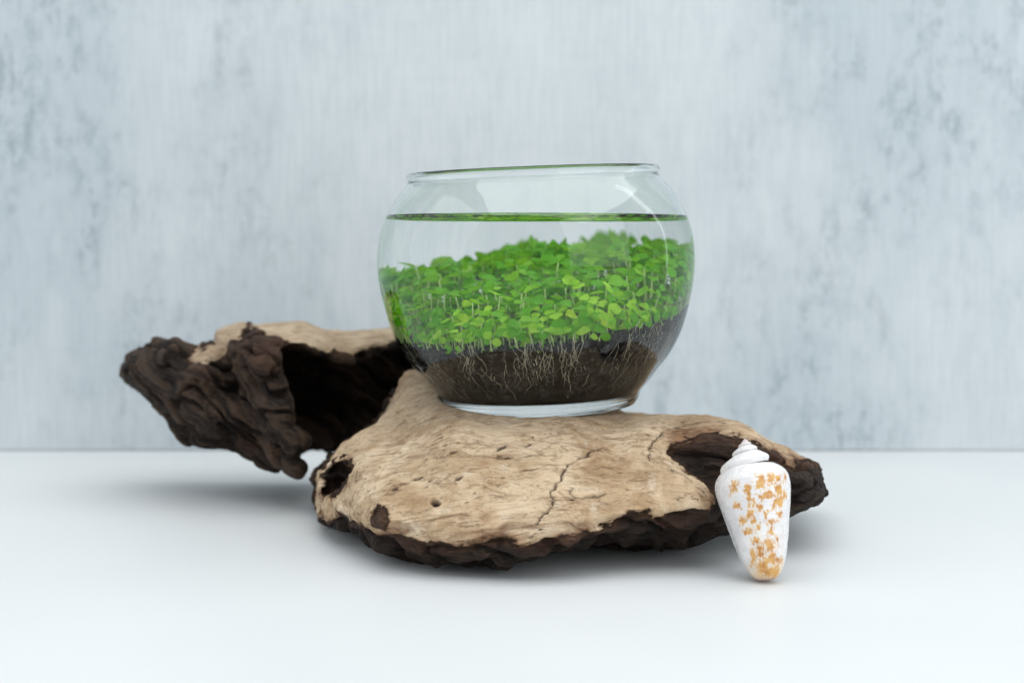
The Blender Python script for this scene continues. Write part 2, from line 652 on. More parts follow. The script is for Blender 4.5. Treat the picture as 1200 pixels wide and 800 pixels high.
def R_in(z):
    return np.interp(z, _ip[:, 1], _ip[:, 0])


def spin(profile, seg, closed=True):
    """revolve (r, z) polyline that starts and ends on the axis (r = 0)"""
    P = np.array(profile, float)
    ang = np.linspace(0, 2 * math.pi, seg, endpoint=False)
    v = [(0, 0, P[0, 1])]
    for r, z in P[1:-1]:
        for a in ang:
            v.append((r * math.cos(a), r * math.sin(a), z))
    v.append((0, 0, P[-1, 1]))
    f = []
    n = len(P) - 2
    for j in range(seg):
        f.append((0, 1 + (j + 1) % seg, 1 + j))
    for i in range(n - 1):
        a, b = 1 + i * seg, 1 + (i + 1) * seg
        for j in range(seg):
            k = (j + 1) % seg
            f.append((a + j, a + k, b + k, b + j))
    last = len(v) - 1
    a = 1 + (n - 1) * seg
    for j in range(seg):
        f.append((a + j, a + (j + 1) % seg, last))
    return np.array(v) / 1000.0, f


# ------------------------------------------------------------------ driftwood
def build_wood():
    front_poly = [(475, 436), (460, 468), (442, 497), (425, 507), (405, 519), (386, 541), (373, 553), (371, 585), (375, 605), (382, 622),
                  (398, 621), (408, 630), (428, 643), (455, 650), (480, 662), (510, 671), (545, 679), (575, 676), (600, 674), (634, 669),
                  (660, 659), (700, 651), (745, 645), (800, 641), (824, 635), (850, 625), (880, 621), (918, 614), (938, 602), (957, 594),
                  (969, 579), (963, 562), (957, 545), (925, 529), (897, 517), (880, 504), (866, 495), (830, 487), (795, 490), (760, 487),
                  (730, 484), (600, 468), (540, 436)]
    rear_poly = [(144, 432), (154, 418), (170, 411), (181, 403), (204, 398), (214, 404), (230, 408), (253, 402), (254, 388), (263, 384),
                 (284, 377), (291, 382), (312, 381), (358, 379), (378, 387), (401, 388), (438, 385), (470, 382), (520, 384), (570, 420),
                 (570, 455), (500, 482), (440, 512), (404, 524), (360, 527), (347, 535), (357, 547), (350, 554), (332, 546), (323, 549),
                 (303, 537), (278, 524), (253, 519), (219, 513), (206, 498), (195, 482), (170, 462), (148, 443)]
    hollow_poly = [(328, 408), (345, 404), (372, 411), (398, 419), (412, 421), (430, 412), (455, 405), (500, 410), (520, 440), (480, 500),
                   (450, 540), (352, 540), (352, 528), (362, 515), (345, 500), (335, 470), (326, 440)]
    ledge_poly = [(216, 414), (229, 410), (253, 402), (268, 402), (268, 415), (259, 422), (240, 426), (226, 423)]
    bump_poly = [(250, 410), (251, 386), (263, 380), (284, 374), (292, 380), (283, 392), (272, 402), (266, 410)]
    pocket_poly = [(780, 527), (798, 517), (826, 513), (848, 516), (878, 530), (882, 562), (864, 588), (846, 584), (826, 566), (800, 545)]
    left_hole = [(381, 548), (394, 544), (410, 541), (411, 553), (404, 568), (390, 577), (378, 584), (379, 562)]
    gp = {k: poly_grid(v) for k, v in dict(f=front_poly, r=rear_poly, h=hollow_poly, p=pocket_poly, l=left_hole, lg=ledge_poly, bp=bump_poly).items()}
    yf_front = tps([(400, 606, -.052), (450, 628, -.084), (500, 642, -.097), (550, 642, -.101), (610, 643, -.105), (680, 632, -.101),
                    (750, 612, -.094), (800, 604, -.091), (838, 600, -.086), (385, 600, -.036), (378, 560, -.022),
                    (420, 540, -.047), (455, 580, -.076), (500, 562, -.076), (600, 572, -.086), (700, 562, -.083), (780, 560, -.080),
                    (440, 506, -.022), (480, 520, -.048), (520, 497, -.046), (600, 494, -.047), (680, 493, -.047), (740, 490, -.038),
                    (800, 495, -.038), (860, 503, -.052), (840, 560, -.080), (880, 512, -.058), (920, 532, -.058), (950, 548, -.054),
                    (900, 570, -.069), (940, 575, -.064), (965, 580, -.052), (920, 605, -.054), (880, 612, -.058),
                    (545, 676, -.090), (480, 658, -.078), (620, 668, -.092), (700, 648, -.086), (780, 638, -.078), (840, 624, -.064),
                    (420, 634, -.055), (480, 450, .018), (500, 476, -.010), (455, 500, -.012), (540, 440, .02), (730, 486, -.03)], 2e-4)(GU, GV)
    yf_rear = tps([(145, 432, .072), (170, 418, .054), (205, 404, .058), (190, 425, .042), (225, 416, .060), (245, 412, .056), (265, 424, .056),
                   (200, 452, .050), (230, 440, .040), (215, 470, .042), (215, 500, .056), (240, 490, .040), (250, 458, .046), (270, 445, .052),
                   (285, 462, .048), (275, 482, .040), (262, 505, .046), (300, 500, .044), (310, 395, .040), (290, 405, .030), (285, 425, .026),
                   (300, 440, .022), (318, 455, .026), (300, 470, .034), (320, 485, .026), (335, 505, .024), (318, 520, .036), (345, 530, .026),
                   (350, 548, .028), (325, 544, .034), (300, 530, .040), (270, 390, .064), (284, 380, .068), (330, 420, .028), (325, 400, .040),
                   (340, 393, .046), (360, 398, .044), (400, 408, .050), (412, 416, .048), (440, 398, .056), (360, 382, .060), (400, 390, .064),
                   (470, 395, .06), (520, 400, .07), (430, 500, .07), (480, 460, .06)], 1e-4)(GU, GV)

    h = 0.00125
    lo = np.array((-.215, -.125, -.003))
    hi = np.array((.160, .150, .098))
    n = np.ceil((hi - lo) / h).astype(int)
    ax = [lo[i] + h * np.arange(n[i]) for i in range(3)]
    X, Y, Z = np.meshgrid(*[a.astype(np.float32) for a in ax], indexing='ij')
    P = np.stack([X, Y, Z], -1)
    u, v, dep = project(P)
    u, v, dep = u.astype(np.float32), v.astype(np.float32), dep.astype(np.float32)
    sc = dep / F_PX
    # front slab
    f = smax(lookup(gp['f'], u, v) * sc, (lookup(yf_front, u, v) - Y) * 0.62, 0.010)
    f = smax(f, Y - 0.075 + 0.25 * np.abs(X - 0.0), 0.01)
    zb = np.full(X.shape, 1.0, np.float32)
    for cx, cyy, r in ((-.025, -.080, .020), (.055, -.030, .020), (-.06, .0, .012), (.0, .02, .02)):
        zb = np.minimum(zb, 0.0006 + 0.28 * np.maximum(0, np.hypot(X - cx, Y - cyy) - r))
    zb = np.minimum(zb, 0.020)
    f = smax(f, zb - Z, 0.003)
    pk = smax(lookup(gp['p'], u, v) * sc, Y + 0.058, 0.006)
    f = smax(f, -pk, 0.011)
    lh = smax(lookup(gp['l'], u, v) * sc, Y + 0.012, 0.003)
    f = smax(f, -lh, 0.003)
    # rear branch
    g = smax(lookup(gp['r'], u, v) * sc, (lookup(yf_rear, u, v) - Y) * 0.75, 0.008)
    g = smax(g, Y - 0.118, 0.012)
    hl = smax(lookup(gp['h'], u, v) * sc, Y - 0.100, 0.006)
    g = smax(g, -hl, 0.004)
    f = smin(f, g, 0.008)
    # seat under the bowl, then clear the bowl's own volume
    inv = np.array(BOWL_MAT.inverted())
    L = [X * inv[i, 0] + Y * inv[i, 1] + Z * inv[i, 2] + inv[i, 3] for i in range(3)]
    rl = np.hypot(L[0] + 0.005, L[1])
    seat = smax(rl - 0.036, L[2] + 0.0002, 0.004)
    seat = smax(seat, 0.012 - Z, 0.002)
    f = smin(f, seat, 0.010)
    rb = np.hypot(L[0], L[1])
    z_mm = np.clip(L[2] * 1000, 0.7, 99)
    bowl = np.maximum(rb - R_out(z_mm) / 1000.0, -L[2])
    f = np.maximum(f, -(bowl - 0.0004))
    f = np.maximum(f, 0.0004 - Z)
    f[0, :, :] = f[-1, :, :] = 1
    f[:, 0, :] = f[:, -1, :] = 1
    f[:, :, 0] = f[:, :, -1] = 1
    vv, qq = surface_nets(f.astype(np.float64), lo, h)
    m = quads_mesh('w0', vv, qq)
    # drop loose specks
    b = bmesh.new()
    b.from_mesh(m)
    b.verts.ensure_lookup_table()
    seen = np.zeros(len(b.verts), np.int32)
    cur = 0
    sizes = {}
    for s0 in b.verts:
        if seen[s0.index]:
            continue
        cur += 1
        st = [s0]
        seen[s0.index] = cur
        c = 0
        while st:
            w = st.pop()
            c += 1
            for e in w.link_edges:
                o = e.other_vert(w)
                if not seen[o.index]:
                    seen[o.index] = cur
                    st.append(o)
        sizes[cur] = c
    big = max(sizes, key=sizes.get)
    bmesh.ops.delete(b, geom=[w for w in b.verts if seen[w.index] != big], context='VERTS')
    b.to_mesh(m)
    b.free()
    t = bpy.data.objects.new('tmp', m)
    COL.objects.link(t)
    s = t.modifiers.new('s', 'SUBSURF')
    s.levels = s.render_levels = 1
    dg = bpy.context.evaluated_depsgraph_get()
    m2 = bpy.data.meshes.new_from_object(t.evaluated_get(dg))
    bpy.data.objects.remove(t)
    nv = len(m2.vertices)
    co = np.empty(nv * 3, np.float32)
    m2.vertices.foreach_get('co', co)
    co = co.reshape(-1, 3).astype(np.float64)
    no = np.empty(nv * 3, np.float32)
    m2.vertices.foreach_get('normal', no)
    no = no.reshape(-1, 3).astype(np.float64)

    # ---- colour masks of the wood itself (bark and rotten heartwood against bleached sapwood)
    u, v, dep = project(co)
    n40 = fbm(co * 40 + 9, 2)
    n90 = fbm(co * 90, 4)
    n190 = fbm(co * 190 + 8, 3)
    gco = co * np.array((0.28, 0.8, 1.0))
    grain = fbm(gco * 230 + 4, 4)
    wob = n90 * 20 + n190 * 5
    uu, vw = u + n40 * 14, v + wob
    lip = np.interp(u, [360, 378, 388, 398, 425, 455, 480, 520, 545, 570, 590, 610, 640, 680, 720, 735, 760, 780, 800, 826, 848, 1000],
                    [604, 612, 618, 606, 616, 634, 642, 650, 646, 634, 632, 642, 641, 634, 618, 608, 604, 622, 628, 614, 560, 540])
    front = (co[:, 1] < 0.02) & (u > 362)
    dark = np.where(front, smoothstep(-15, 11, vw - lip), 0)
    dark = np.maximum(dark, np.where(front, smoothstep(5, -5, lookup(gp['l'], uu, vw)), 0))
    knob = np.where(front, np.exp(-((u + n190 * 5 - 452) / 12) ** 2 - ((v + n190 * 6 - 607) / 15) ** 2), 0)
    dark = np.maximum(dark, smoothstep(0.35, 0.75, knob) * 0.62)
    ridge = np.interp(u, [776, 785, 800, 815, 840, 870, 890, 920, 950, 975], [540, 526, 518, 513, 511, 517, 529, 544, 560, 572])
    left_of = np.interp(v, [500, 527, 545, 560, 580, 600, 640], [800, 780, 800, 818, 834, 840, 846])
    ins = smoothstep(-14, 12, vw - ridge) * smoothstep(-6, 7, np.where(u < 850, u - left_of + wob * .5, 20))
    dark = np.maximum(dark, np.where(front & (u > 780), ins, 0))
    rear = ~front & (co[:, 1] > 0.015) & (u < 520)
    tanline = np.interp(u, [140, 284, 290, 312, 333, 358, 377, 398, 414, 432, 454, 470, 480], [300, 300, 384, 390, 399, 405, 410, 417, 420, 411, 403, 398, 398])
    rd = smoothstep(-5, 4, v + wob * .45 - tanline)
    lg = np.minimum(lookup(gp['lg'], u + n40 * 8, v + n90 * 8), lookup(gp['bp'], u + n90 * 6, v + n190 * 5))
    rd = np.minimum(rd, smoothstep(-3, 2, lg))
    rd = np.clip(rd - np.clip(n90 * 1.6 - 0.45, 0, 0.4), 0, 1)
    bowlside = (u > 445) & (v > 430) & (co[:, 1] < .045)
    dark = np.where(rear, np.where(bowlside, dark, rd), dark)
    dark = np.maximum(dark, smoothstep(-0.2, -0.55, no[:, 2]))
    n55 = fbm(co * 55 + 3, 4)
    red = np.clip(n55 * 1.5 - 0.25, 0, 1) * 0.8
    streak = np.clip(0.5 + fbm(gco * 95 + 20, 4) * 1.7, 0, 1)
    lipzone = np.exp(-(np.maximum(lip - v, 0) / (20 + 16 * np.clip(n40 + .4, 0, 1))) ** 1.5) * smoothstep(6, -4, v - lip)
    red = np.maximum(red, np.where(front, lipzone * (0.25 + 0.95 * streak), 0))
    red = np.maximum(red, np.where(rear, np.exp(-((u - 312) / 34) ** 2 - ((v - 410) / 22) ** 2), 0))
    red = np.maximum(red, np.where(front, np.exp(-((u - 815) / 48) ** 2 - ((v - 510) / 15) ** 2) * (0.45 + .8 * streak), 0))
    red = np.maximum(red, np.where(front, np.exp(-(lookup(gp['l'], u, v) / 9) ** 2) * (0.2 + .6 * streak), 0))
    red = np.maximum(red, knob * 0.9)
    grey = np.where(rear, 0.8, 0) + np.where(front, smoothstep(512, 492, v) * 0.35, 0)

    # ---- relief
    dk = np.clip(dark, 0, 1)
    rid = 1 - np.abs(fbm(gco * 120 + 31, 3)) * 2.6
    flow = fbm(co * np.array((22, 30, 34)) + 2, 3)
    d = flow * 0.0026 + (1 - dk) * (grain * 0.0009 + n190 * 0.0006 + np.minimum(rid, 0.35) * 0.0004)
    ga = np.where(rear[:, None], np.array((.84, -.10, -.53)), np.array((.995, 0, -.08)))
    gb = np.where(rear[:, None], np.array((.53, 0, .84)), np.array((.08, 0, .995)))
    ft = (co * ga).sum(1)
    fb = (co * gb).sum(1)
    fp = np.stack([ft, co[:, 1], fb], -1) + (n40 * 0.006)[:, None]
    fib = fbm(fp * np.array((13, 120, 200)) + 90, 4)
    fib2 = 1 - np.abs(fbm(fp * np.array((14, 45, 75)) + 47, 3)) * 2.6
    cre = smoothstep(0.55, 1.0, 1 - np.abs(fbm(fp * np.array((13, 40, 70)) + 91, 3)) * 3.4)
    strat = fbm(co * np.array((40, 70, 130)) + 70, 4)
    d += np.where(rear, 0, dk * (n90 * 0.0012 + strat * 0.0012 + np.minimum(fib2, 0.6) * 0.0016 + fib * 0.0022 - cre * 0.0032 - 0.0006))
    d += np.where(rear, dk * (n40 * 0.0028 + n90 * 0.0010 + np.minimum(fib2, .6) * 0.0030 + fib * .0028 - cre * 0.0050 - 0.0004), 0)
    d += (1 - dk) * fib * 0.0006
    fibre = smoothstep(-0.30, 0.45, fib + 0.25 * fib2 - 0.6 * cre) * np.where(rear, 0.9, 0.62)
    # ledges of bark running along the lip, and a rolled edge of pale wood above it
    d += np.where(front & (u < 820), dk * np.sin((v - lip) * 0.34 + n40 * 7) * 0.0012 * smoothstep(820, 790, u), 0)
    d += np.where(front, np.exp(-((v - lip + 9) / 6) ** 2) * (0.0006 + 0.0012 * n90), 0) * (u < 850)
    crack = np.zeros(nv)
    facing = (no[:, 1] < 0.25) & front
    cu, cv = fbm(co * 260, 3) * 5.0, fbm(co * 260 + 7, 3) * 5.0
    wid = np.clip(0.75 + 1.3 * fbm(co * 150 + 1, 2), 0.15, 1.6)
    for line, w, dep_ in (([(706, 524), (692, 530), (683, 538), (664, 545), (658, 558), (651, 570), (645, 576), (648, 588), (640, 600), (632, 606), (628, 612)], 1.45, .0014),
                          ([(672, 571), (668, 577), (674, 583), (690, 582), (708, 580)], 1.1, .0007),
                          ([(706, 524), (740, 518), (762, 514)], 0.7, .0004),
                          ([(775, 541), (790, 550), (812, 566), (826, 576)], 1.0, .0006),
                          ([(800, 500), (774, 510), (760, 526), (762, 540)], 1.3, .0009),
                          ([(486, 536), (520, 535), (566, 533)], 0.5, .0003)):
        ww = line_dist(line, u + cu, v + cv)
        k = np.where(facing, np.exp(-(ww / (w * wid)) ** 2), 0) * np.clip(w * 0.7, 0, 1)
        crack = np.maximum(crack, np.clip(k, 0, 1))
        d -= np.clip(k, 0, 1) * dep_
    hole = np.where(facing, smoothstep(5.2, 2.6, np.hypot((u + cu * .4 - 510) / 1.35, v + cv * .4 - 589)), 0)
    # worm-eaten flecks running along the grain
    fl = fbm(np.stack([(u * 0.9 - v * 0.55) * 0.045, (u * 0.35 + v * 0.95) * 0.16, u * 0], -1) + 11, 3)
    zone = np.maximum(np.exp(-((u - 505) / 75) ** 2 - ((v - 570) / 24) ** 2), 0.75 * np.exp(-((u - 590) / 120) ** 2 - ((v - 520) / 20) ** 2))
    zone = np.maximum(zone, 0.8 * np.exp(-((u - 745) / 50) ** 2 - ((v - 515) / 16) ** 2))
    fleck = np.where(facing, smoothstep(0.44, 0.60, fl + zone * 0.24), 0) * np.clip(zone * 1.6, 0, 1)
    crack = np.maximum(crack, np.maximum(hole, fleck * 0.8))
    d -= hole * 0.0022 + fleck * 0.0005
    # knob beside the lip
    d += knob * (0.0042 + n90 * 0.003)
    # keep clear of table and bowl
    lco = (co - np.array(BOWL_LOC)) @ np.array(BOWL_ROT.to_matrix())
    near = np.maximum(np.hypot(lco[:, 0], lco[:, 1]) - R_out(np.clip(lco[:, 2] * 1000, .7, 99)) / 1000.0, -lco[:, 2])
    d = np.where((near < 0.004) & (d > 0), d * np.clip((near - .0003) / 0.004, 0, 1), d)
    co2 = co + no * d[:, None]
    co2[:, 2] = np.maximum(co2[:, 2], 0.0004)
    m2.vertices.foreach_set('co', co2.astype(np.float32).ravel())
    m2.update()
    no2 = np.empty(nv * 3, np.float32)
    m2.vertices.foreach_get('normal', no2)
    no2 = no2.reshape(-1, 3)
    nf = len(m2.polygons)
    q = np.empty(nf * 4, np.int32)
    m2.polygons.foreach_get('vertices', q)
    q = q.reshape(-1, 4)
    root = bpy.data.objects.new('driftwood', None)
    COL.objects.link(root)
    root.location = (0, 0, 0)
    tag(root, 'gnarled piece of bleached and dark driftwood carrying the glass bowl', 'driftwood')
    fd = dark[q].mean(1)
    for name, sel in (('bleached_wood', fd < 0.5), ('dark_bark', fd >= 0.5)):
        qs = q[sel]
        ids, invq = np.unique(qs, return_inverse=True)
        mm = quads_mesh(name, co2[ids], invq.reshape(-1, 4))
        for an, arr in (('dark', dark), ('crack', crack), ('red', red), ('grey', grey), ('fibre', fibre)):
            a = mm.attributes.new(an, 'FLOAT', 'POINT')
            a.data.foreach_set('value', arr[ids].astype(np.float32))
        mm.normals_split_custom_set_from_vertices(no2[ids].tolist())
        o = link(name, mm, M['wood'], root)
    bpy.data.meshes.remove(m)
    return root


wood = build_wood()

# ------------------------------------------------------------------ glass bowl
# the water is level in the world, so its surface is oblique to the tilted bowl; below the water line the
# inner face of the glass is the outer face of the water body (one glass-water boundary, not two)
WATER_Z = 0.1322
SEG = 192
r20, r21, r22 = np.array(BOWL_ROT.to_matrix())[2]


def level_z(x, y):
    return (WATER_Z * 1000 - BOWL_LOC.z * 1000 - r20 * x - r21 * y) / r22


ANG = np.linspace(0, 2 * math.pi, SEG, endpoint=False)
CA, SA = np.cos(ANG), np.sin(ANG)
MENISCUS = 4.3
zline = np.full(SEG, 80.0)
for _ in range(30):
    zline = 0.5 * zline + 0.5 * level_z(R_in(zline) * CA, R_in(zline) * SA)
zline = zline + MENISCUS
rim = [(54.6, 100.0), (55.0, 101.0), (54.7, 102.1), (53.8, 102.8), (52.6, 102.7), (51.7, 102.0), (51.3, 100.9), (51.5, 99.6)]
bottom = [(12, 1.45), (26, 1.2), (36, 0.8), (39, 0.15), (40.2, 0.0), (41.6, 0.25)]
rings = []
for r, z in bottom + [tuple(p) for p in outer] + rim:
    rings.append(np.stack([r * CA, r * SA, np.full(SEG, z)], 1))
for t in np.linspace(0, 1, 16):
    z = 98.6 + (zline - 98.6) * t
    rr = R_in(z)
    rings.append(np.stack([rr * CA, rr * SA, z], 1))


def ring_faces(nr, start=0, seg=SEG):
    j = np.arange(seg)
    k = (j + 1) % seg
    out = []
    for i in range(nr - 1):
        a_, b_ = start + i * seg, start + (i + 1) * seg
        out.append(np.stack([a_ + j, a_ + k, b_ + k, b_ + j], 1))
    return np.concatenate(out).tolist()


gv = np.concatenate([np.array([[0, 0, 1.5]])] + rings)
gf = [(0, 1 + (q + 1) % SEG, 1 + q) for q in range(SEG)] + ring_faces(len(rings), 1)
glass = link('glass_bowl', mesh_from('glass_bowl', gv / 1000.0, gf), M['glass'])
glass.matrix_world = BOWL_MAT
tag(glass, 'round clear glass bowl standing tilted on the driftwood', 'bowl')

# ------------------------------------------------------------------ water
rings = []
for r in (12, 24, 32):
    rings.append(np.stack([r * CA, r * SA, np.full(SEG, 6.5)], 1))
for t in np.concatenate([np.linspace(0, 0.1, 16)[:-1], np.linspace(0.1, 1, 60)]):
    z = 6.6 + (zline - 6.6) * t
    rr = R_in(z)
    rings.append(np.stack([rr * CA, rr * SA, z], 1))
nside = len(rings)
rings.append(rings[-1].copy())
rt = R_in(zline)
for d in (0.2, 0.45, 0.75, 1.1, 1.5, 2.0, 2.6, 3.3, 4.2, 5.4, 7.0, 9.0, 12.0):
    x, y = (rt - d) * CA, (rt - d) * SA
    rings.append(np.stack([x, y, level_z(x, y) + MENISCUS * math.exp(-d / 2.7)], 1))
for t in np.linspace(0.72, 0.08, 8):
    x, y = rt * t * CA, rt * t * SA
    rings.append(np.stack([x, y, level_z(x, y)], 1))
wv = np.concatenate([np.array([[0, 0, 6.5]])] + rings + [np.array([[0, 0, float(level_z(0, 0))]])])
bot = [(0, 1 + (q + 1) % SEG, 1 + q) for q in range(SEG)]
side = ring_faces(nside, 1)
top = ring_faces(len(rings) - nside, 1 + nside * SEG)
last = 1 + (len(rings) - 1) * SEG
cap = [(last + q, last + (q + 1) % SEG, len(wv) - 1) for q in range(SEG)]
wmesh = mesh_from('water', wv / 1000.0, bot + side + top + cap)
wmesh.materials.append(M['water_side'])
wmesh.materials.append(M['water'])
mi = np.zeros(len(wmesh.polygons), np.int32)
mi[len(bot) + len(side):] = 1
wmesh.polygons.foreach_set('material_index', mi)
# hard corner where the surface meets the glass
water = link('water', wmesh)
water.matrix_world = BOWL_MAT
tag(water, 'clear still water filling the glass bowl', 'water', kind='stuff')


def revolve_capped(name, rfun, zbot, topfun, seg, rows, inner_rows, meniscus=0.0):
    """solid whose side follows rfun(z) from zbot up to the surface topfun(x, y)"""
    ang = np.linspace(0, 2 * math.pi, seg, endpoint=False)
    ca, sa = np.cos(ang), np.sin(ang)
    zt = np.full(seg, 60.0)
    for _ in range(30):
        r = rfun(zt)
        zt = 0.5 * zt + 0.5 * topfun(r * ca, r * sa)
    zt = zt + meniscus
    V = [np.array([[0, 0, zbot]])]
    nrow = 0
    for t in np.linspace(0, 1, 7)[1:-1]:
        r = rfun(np.full(seg, zbot)) * t
        V.append(np.stack([r * ca, r * sa, np.full(seg, zbot)], 1))
        nrow += 1
    for t in np.linspace(0, 1, rows):
        z = zbot + (zt - zbot) * t
        r = rfun(z)
        V.append(np.stack([r * ca, r * sa, z], 1))
        nrow += 1
    rt = rfun(zt)
    if meniscus:
        radii = [rt - d for d in (0.5, 1.0, 1.6, 2.3, 3.2, 4.5)] + [rt * t for t in np.linspace(0.9, 0, 10)[:-1]]
        rises = [meniscus * math.exp(-d / 0.9) for d in (0.5, 1.0, 1.6, 2.3, 3.2, 4.5)] + [0] * 9
    else:
        radii = [rt * t for t in np.linspace(1, 0, inner_rows)[1:-1]]
        rises = [0] * len(radii)
    for r, e in zip(radii, rises):
        x, y = r * ca, r * sa
        V.append(np.stack([x, y, topfun(x, y) + e], 1))
        nrow += 1
    z0 = float(np.asarray(topfun(np.zeros(1), np.zeros(1)))[0])
    V.append(np.array([[0, 0, z0]]))
    v = np.concatenate(V)
    f = []
    for j in range(seg):
        f.append((0, 1 + (j + 1) % seg, 1 + j))
    for i in range(nrow - 1):
        a, b = 1 + i * seg, 1 + (i + 1) * seg
        for j in range(seg):
            k2 = (j + 1) % seg
            f.append((a + j, a + k2, b + k2, b + j))
    last = len(v) - 1
    a = 1 + (nrow - 1) * seg
    for j in range(seg):
        f.append((a + j, a + (j + 1) % seg, last))
    return v, f



# ------------------------------------------------------------------ soil and gravel
def soil_h(x, y):
    x = np.asarray(x, float)
    y = np.asarray(y, float)
    p = np.stack([x * 0.05, y * 0.05, np.zeros_like(x)], -1)
    return 31.0 + (y + 60) * 0.135 + np.maximum(x, -10) * 0.06 - 0.0009 * np.maximum(x, 0) * np.maximum(y + 20, 0) + np.minimum(x + 10, 0) * 0.10 + fbm(p + 4, 3) * 3.6


sv, sf = revolve_capped('soil', lambda z: R_in(z) - 0.9, 6.9, soil_h, 220, 40, 30)
n3 = fbm(sv * 0.45, 3)
rr = np.hypot(sv[:, 0], sv[:, 1])
lump = n3 * 1.1 - 0.5
sv[:, 0] += sv[:, 0] / (rr + 1e-6) * np.minimum(lump, 0.3) * (rr > 20)
sv[:, 1] += sv[:, 1] / (rr + 1e-6) * np.minimum(lump, 0.3) * (rr > 20)
soil = link('soil', mesh_from('soil', sv / 1000.0, sf), M['soil'])
soil.matrix_world = BOWL_MAT
tag(soil, 'black planting soil in the bottom of the glass bowl', 'soil', kind='stuff')

ib = bmesh.new()
bmesh.ops.create_icosphere(ib, subdivisions=2, radius=1.0)
ico_v = np.array([w.co[:] for w in ib.verts])
ico_f = np.array([[w.index for w in p.verts] for p in ib.faces])
ib.free()
GVs, GFs, off = [], [], 0
cnt = 0
while cnt < 1500:
    a = rng.uniform(0, 2 * math.pi)
    if cnt % 2:
        rad = math.sqrt(rng.uniform(0, 1)) * 62
        x, y = rad * math.cos(a), rad * math.sin(a)
        z = float(soil_h(np.array([x]), np.array([y]))[0]) + rng.uniform(-1.0, 0.5)
        s = rng.uniform(1.0, 1.9)
        if math.hypot(x, y) > R_in(z) - s - 0.5:
            cnt += 1
            continue
    else:
        a = rng.uniform(math.pi * 0.95, math.pi * 2.05)
        z = rng.uniform(11, 46)
        s = rng.uniform(0.9, 1.9)
        r = float(R_in(z)) - s * 0.95 - 0.4
        x, y = r * math.cos(a), r * math.sin(a)
        if z > soil_h(np.array([x]), np.array([y]))[0] + 1:
            continue
    sh = ico_v * (1 + 0.22 * perlin(ico_v * 1.3 + rng.uniform(0, 90, 3))[:, None])
    sh = sh * (s * rng.uniform(0.8, 1.1, 3))
    GVs.append(sh + np.array([x, y, z]))
    GFs.append(ico_f + off)
    off += len(ico_v)
    cnt += 1
gm = quads_mesh('gravel', np.concatenate(GVs) / 1000.0, np.concatenate(GFs))
gravel = link('gravel', gm, M['gravel'])
gravel.matrix_world = BOWL_MAT
tag(gravel, 'small black rounded grains packed against the bowl glass under the plants', 'gravel', kind='stuff')


# ------------------------------------------------------------------ plants
def leaf_mesh(seed, ln=7.0, wd=6.4):
    """rounded leaf, petiole end at the origin, blade along +x, upper side +z (millimetres)"""
    r = np.random.default_rng(seed)
    rows = 6
    v, f = [(0, 0, 0)], []
    cup = r.uniform(-1.3, 1.5)
    droop = r.uniform(-0.8, 2.2)
    for i in range(1, rows + 1):
        t = i / rows
        x = ln * (0.10 + 0.90 * t)
        w = wd * 0.5 * math.sin(math.pi * (0.12 + 0.80 * t ** 0.9)) ** 0.62 * (1 + 0.05 * r.normal())
        if i == rows:
            w *= 0.62
            x -= 0.25
        for s in (-1, -0.5, 0, 0.5, 1):
            z = cup * (abs(s) ** 2) * 0.9 - droop * t * t + (-0.25 if s == 0 else 0) * math.sin(math.pi * t)
            xx = x - 0.55 * abs(s) ** 2 * (1 if t > 0.5 else -0.2) + (-0.35 if (i == rows and s == 0) else 0)
            v.append((xx, s * w, z))
    for s in range(4):
        f.append((0, 1 + s, 2 + s))
    for i in range(rows - 1):
        for s in range(4):
            a = 1 + i * 5 + s
            f.append((a, a + 5, a + 6, a + 1))
    return np.array(v), f


LEAVES = [leaf_mesh(40 + i, 6.6 + 0.25 * (i % 4), 5.4 + 0.3 * (i % 5)) for i in range(10)]
leaf_data = []
for i, (lv, lf) in enumerate(LEAVES):
    lm = mesh_from('leaf', lv / 1000.0, [q[::-1] for q in lf])
    a = lm.attributes.new('tint', 'FLOAT', 'POINT')
    a.data.foreach_set('value', np.full(len(lv), 0.5, np.float32))
    lm.materials.append(M['leaf'])
    # leaves face up: make sure normals point to +z
    if lm.polygons[6].normal.z < 0:
        lm.flip_normals()
    leaf_data.append(lm)


def tube(path, radii, seg=5):
    path = np.array(path, float)
    v, f = [], []
    up = np.array([0.31, 0.72, 0.2])
    for i, p in enumerate(path):
        t = path[min(i + 1, len(path) - 1)] - path[max(i - 1, 0)]
        t /= np.linalg.norm(t) + 1e-9
        a = np.cross(t, up)
        a /= np.linalg.norm(a) + 1e-9
        b = np.cross(t, a)
        for k2 in range(seg):
            an = 2 * math.pi * k2 / seg
            v.append(p + radii[i] * (math.cos(an) * a + math.sin(an) * b))
    for i in range(len(path) - 1):
        for k2 in range(seg):
            f.append((i * seg + k2, i * seg + (k2 + 1) % seg, (i + 1) * seg + (k2 + 1) % seg, (i + 1) * seg + k2))
    return np.array(v), np.array(f)


carpet = bpy.data.objects.new('plant_carpet', None)
COL.objects.link(carpet)
carpet.matrix_world = BOWL_MAT
tag(carpet, 'dense carpet of bright green round-leaved seedlings under water in the bowl', 'plants')

# plant positions: jittered hexagonal grid
spots = []
step = 3.95
row = 0
yy = -64.0
while yy < 64:
    xx = -64.0 + (row % 2) * step / 2
    while xx < 64:
        x = xx + rng.normal() * 0.8
        y = yy + rng.normal() * 0.8
        z = float(soil_h(np.array([x]), np.array([y]))[0])
        if math.hypot(x, y) < float(R_in(z)) - 3.0:
            spots.append((x, y, z))
        xx += step
    yy += step * 0.866
    row += 1


def clampin(p, margin):
    r = math.hypot(p[0], p[1])
    lim = float(R_in(min(max(p[2], 9), 98))) - margin
    if r > lim:
        p[0] *= lim / r
        p[1] *= lim / r
    return p


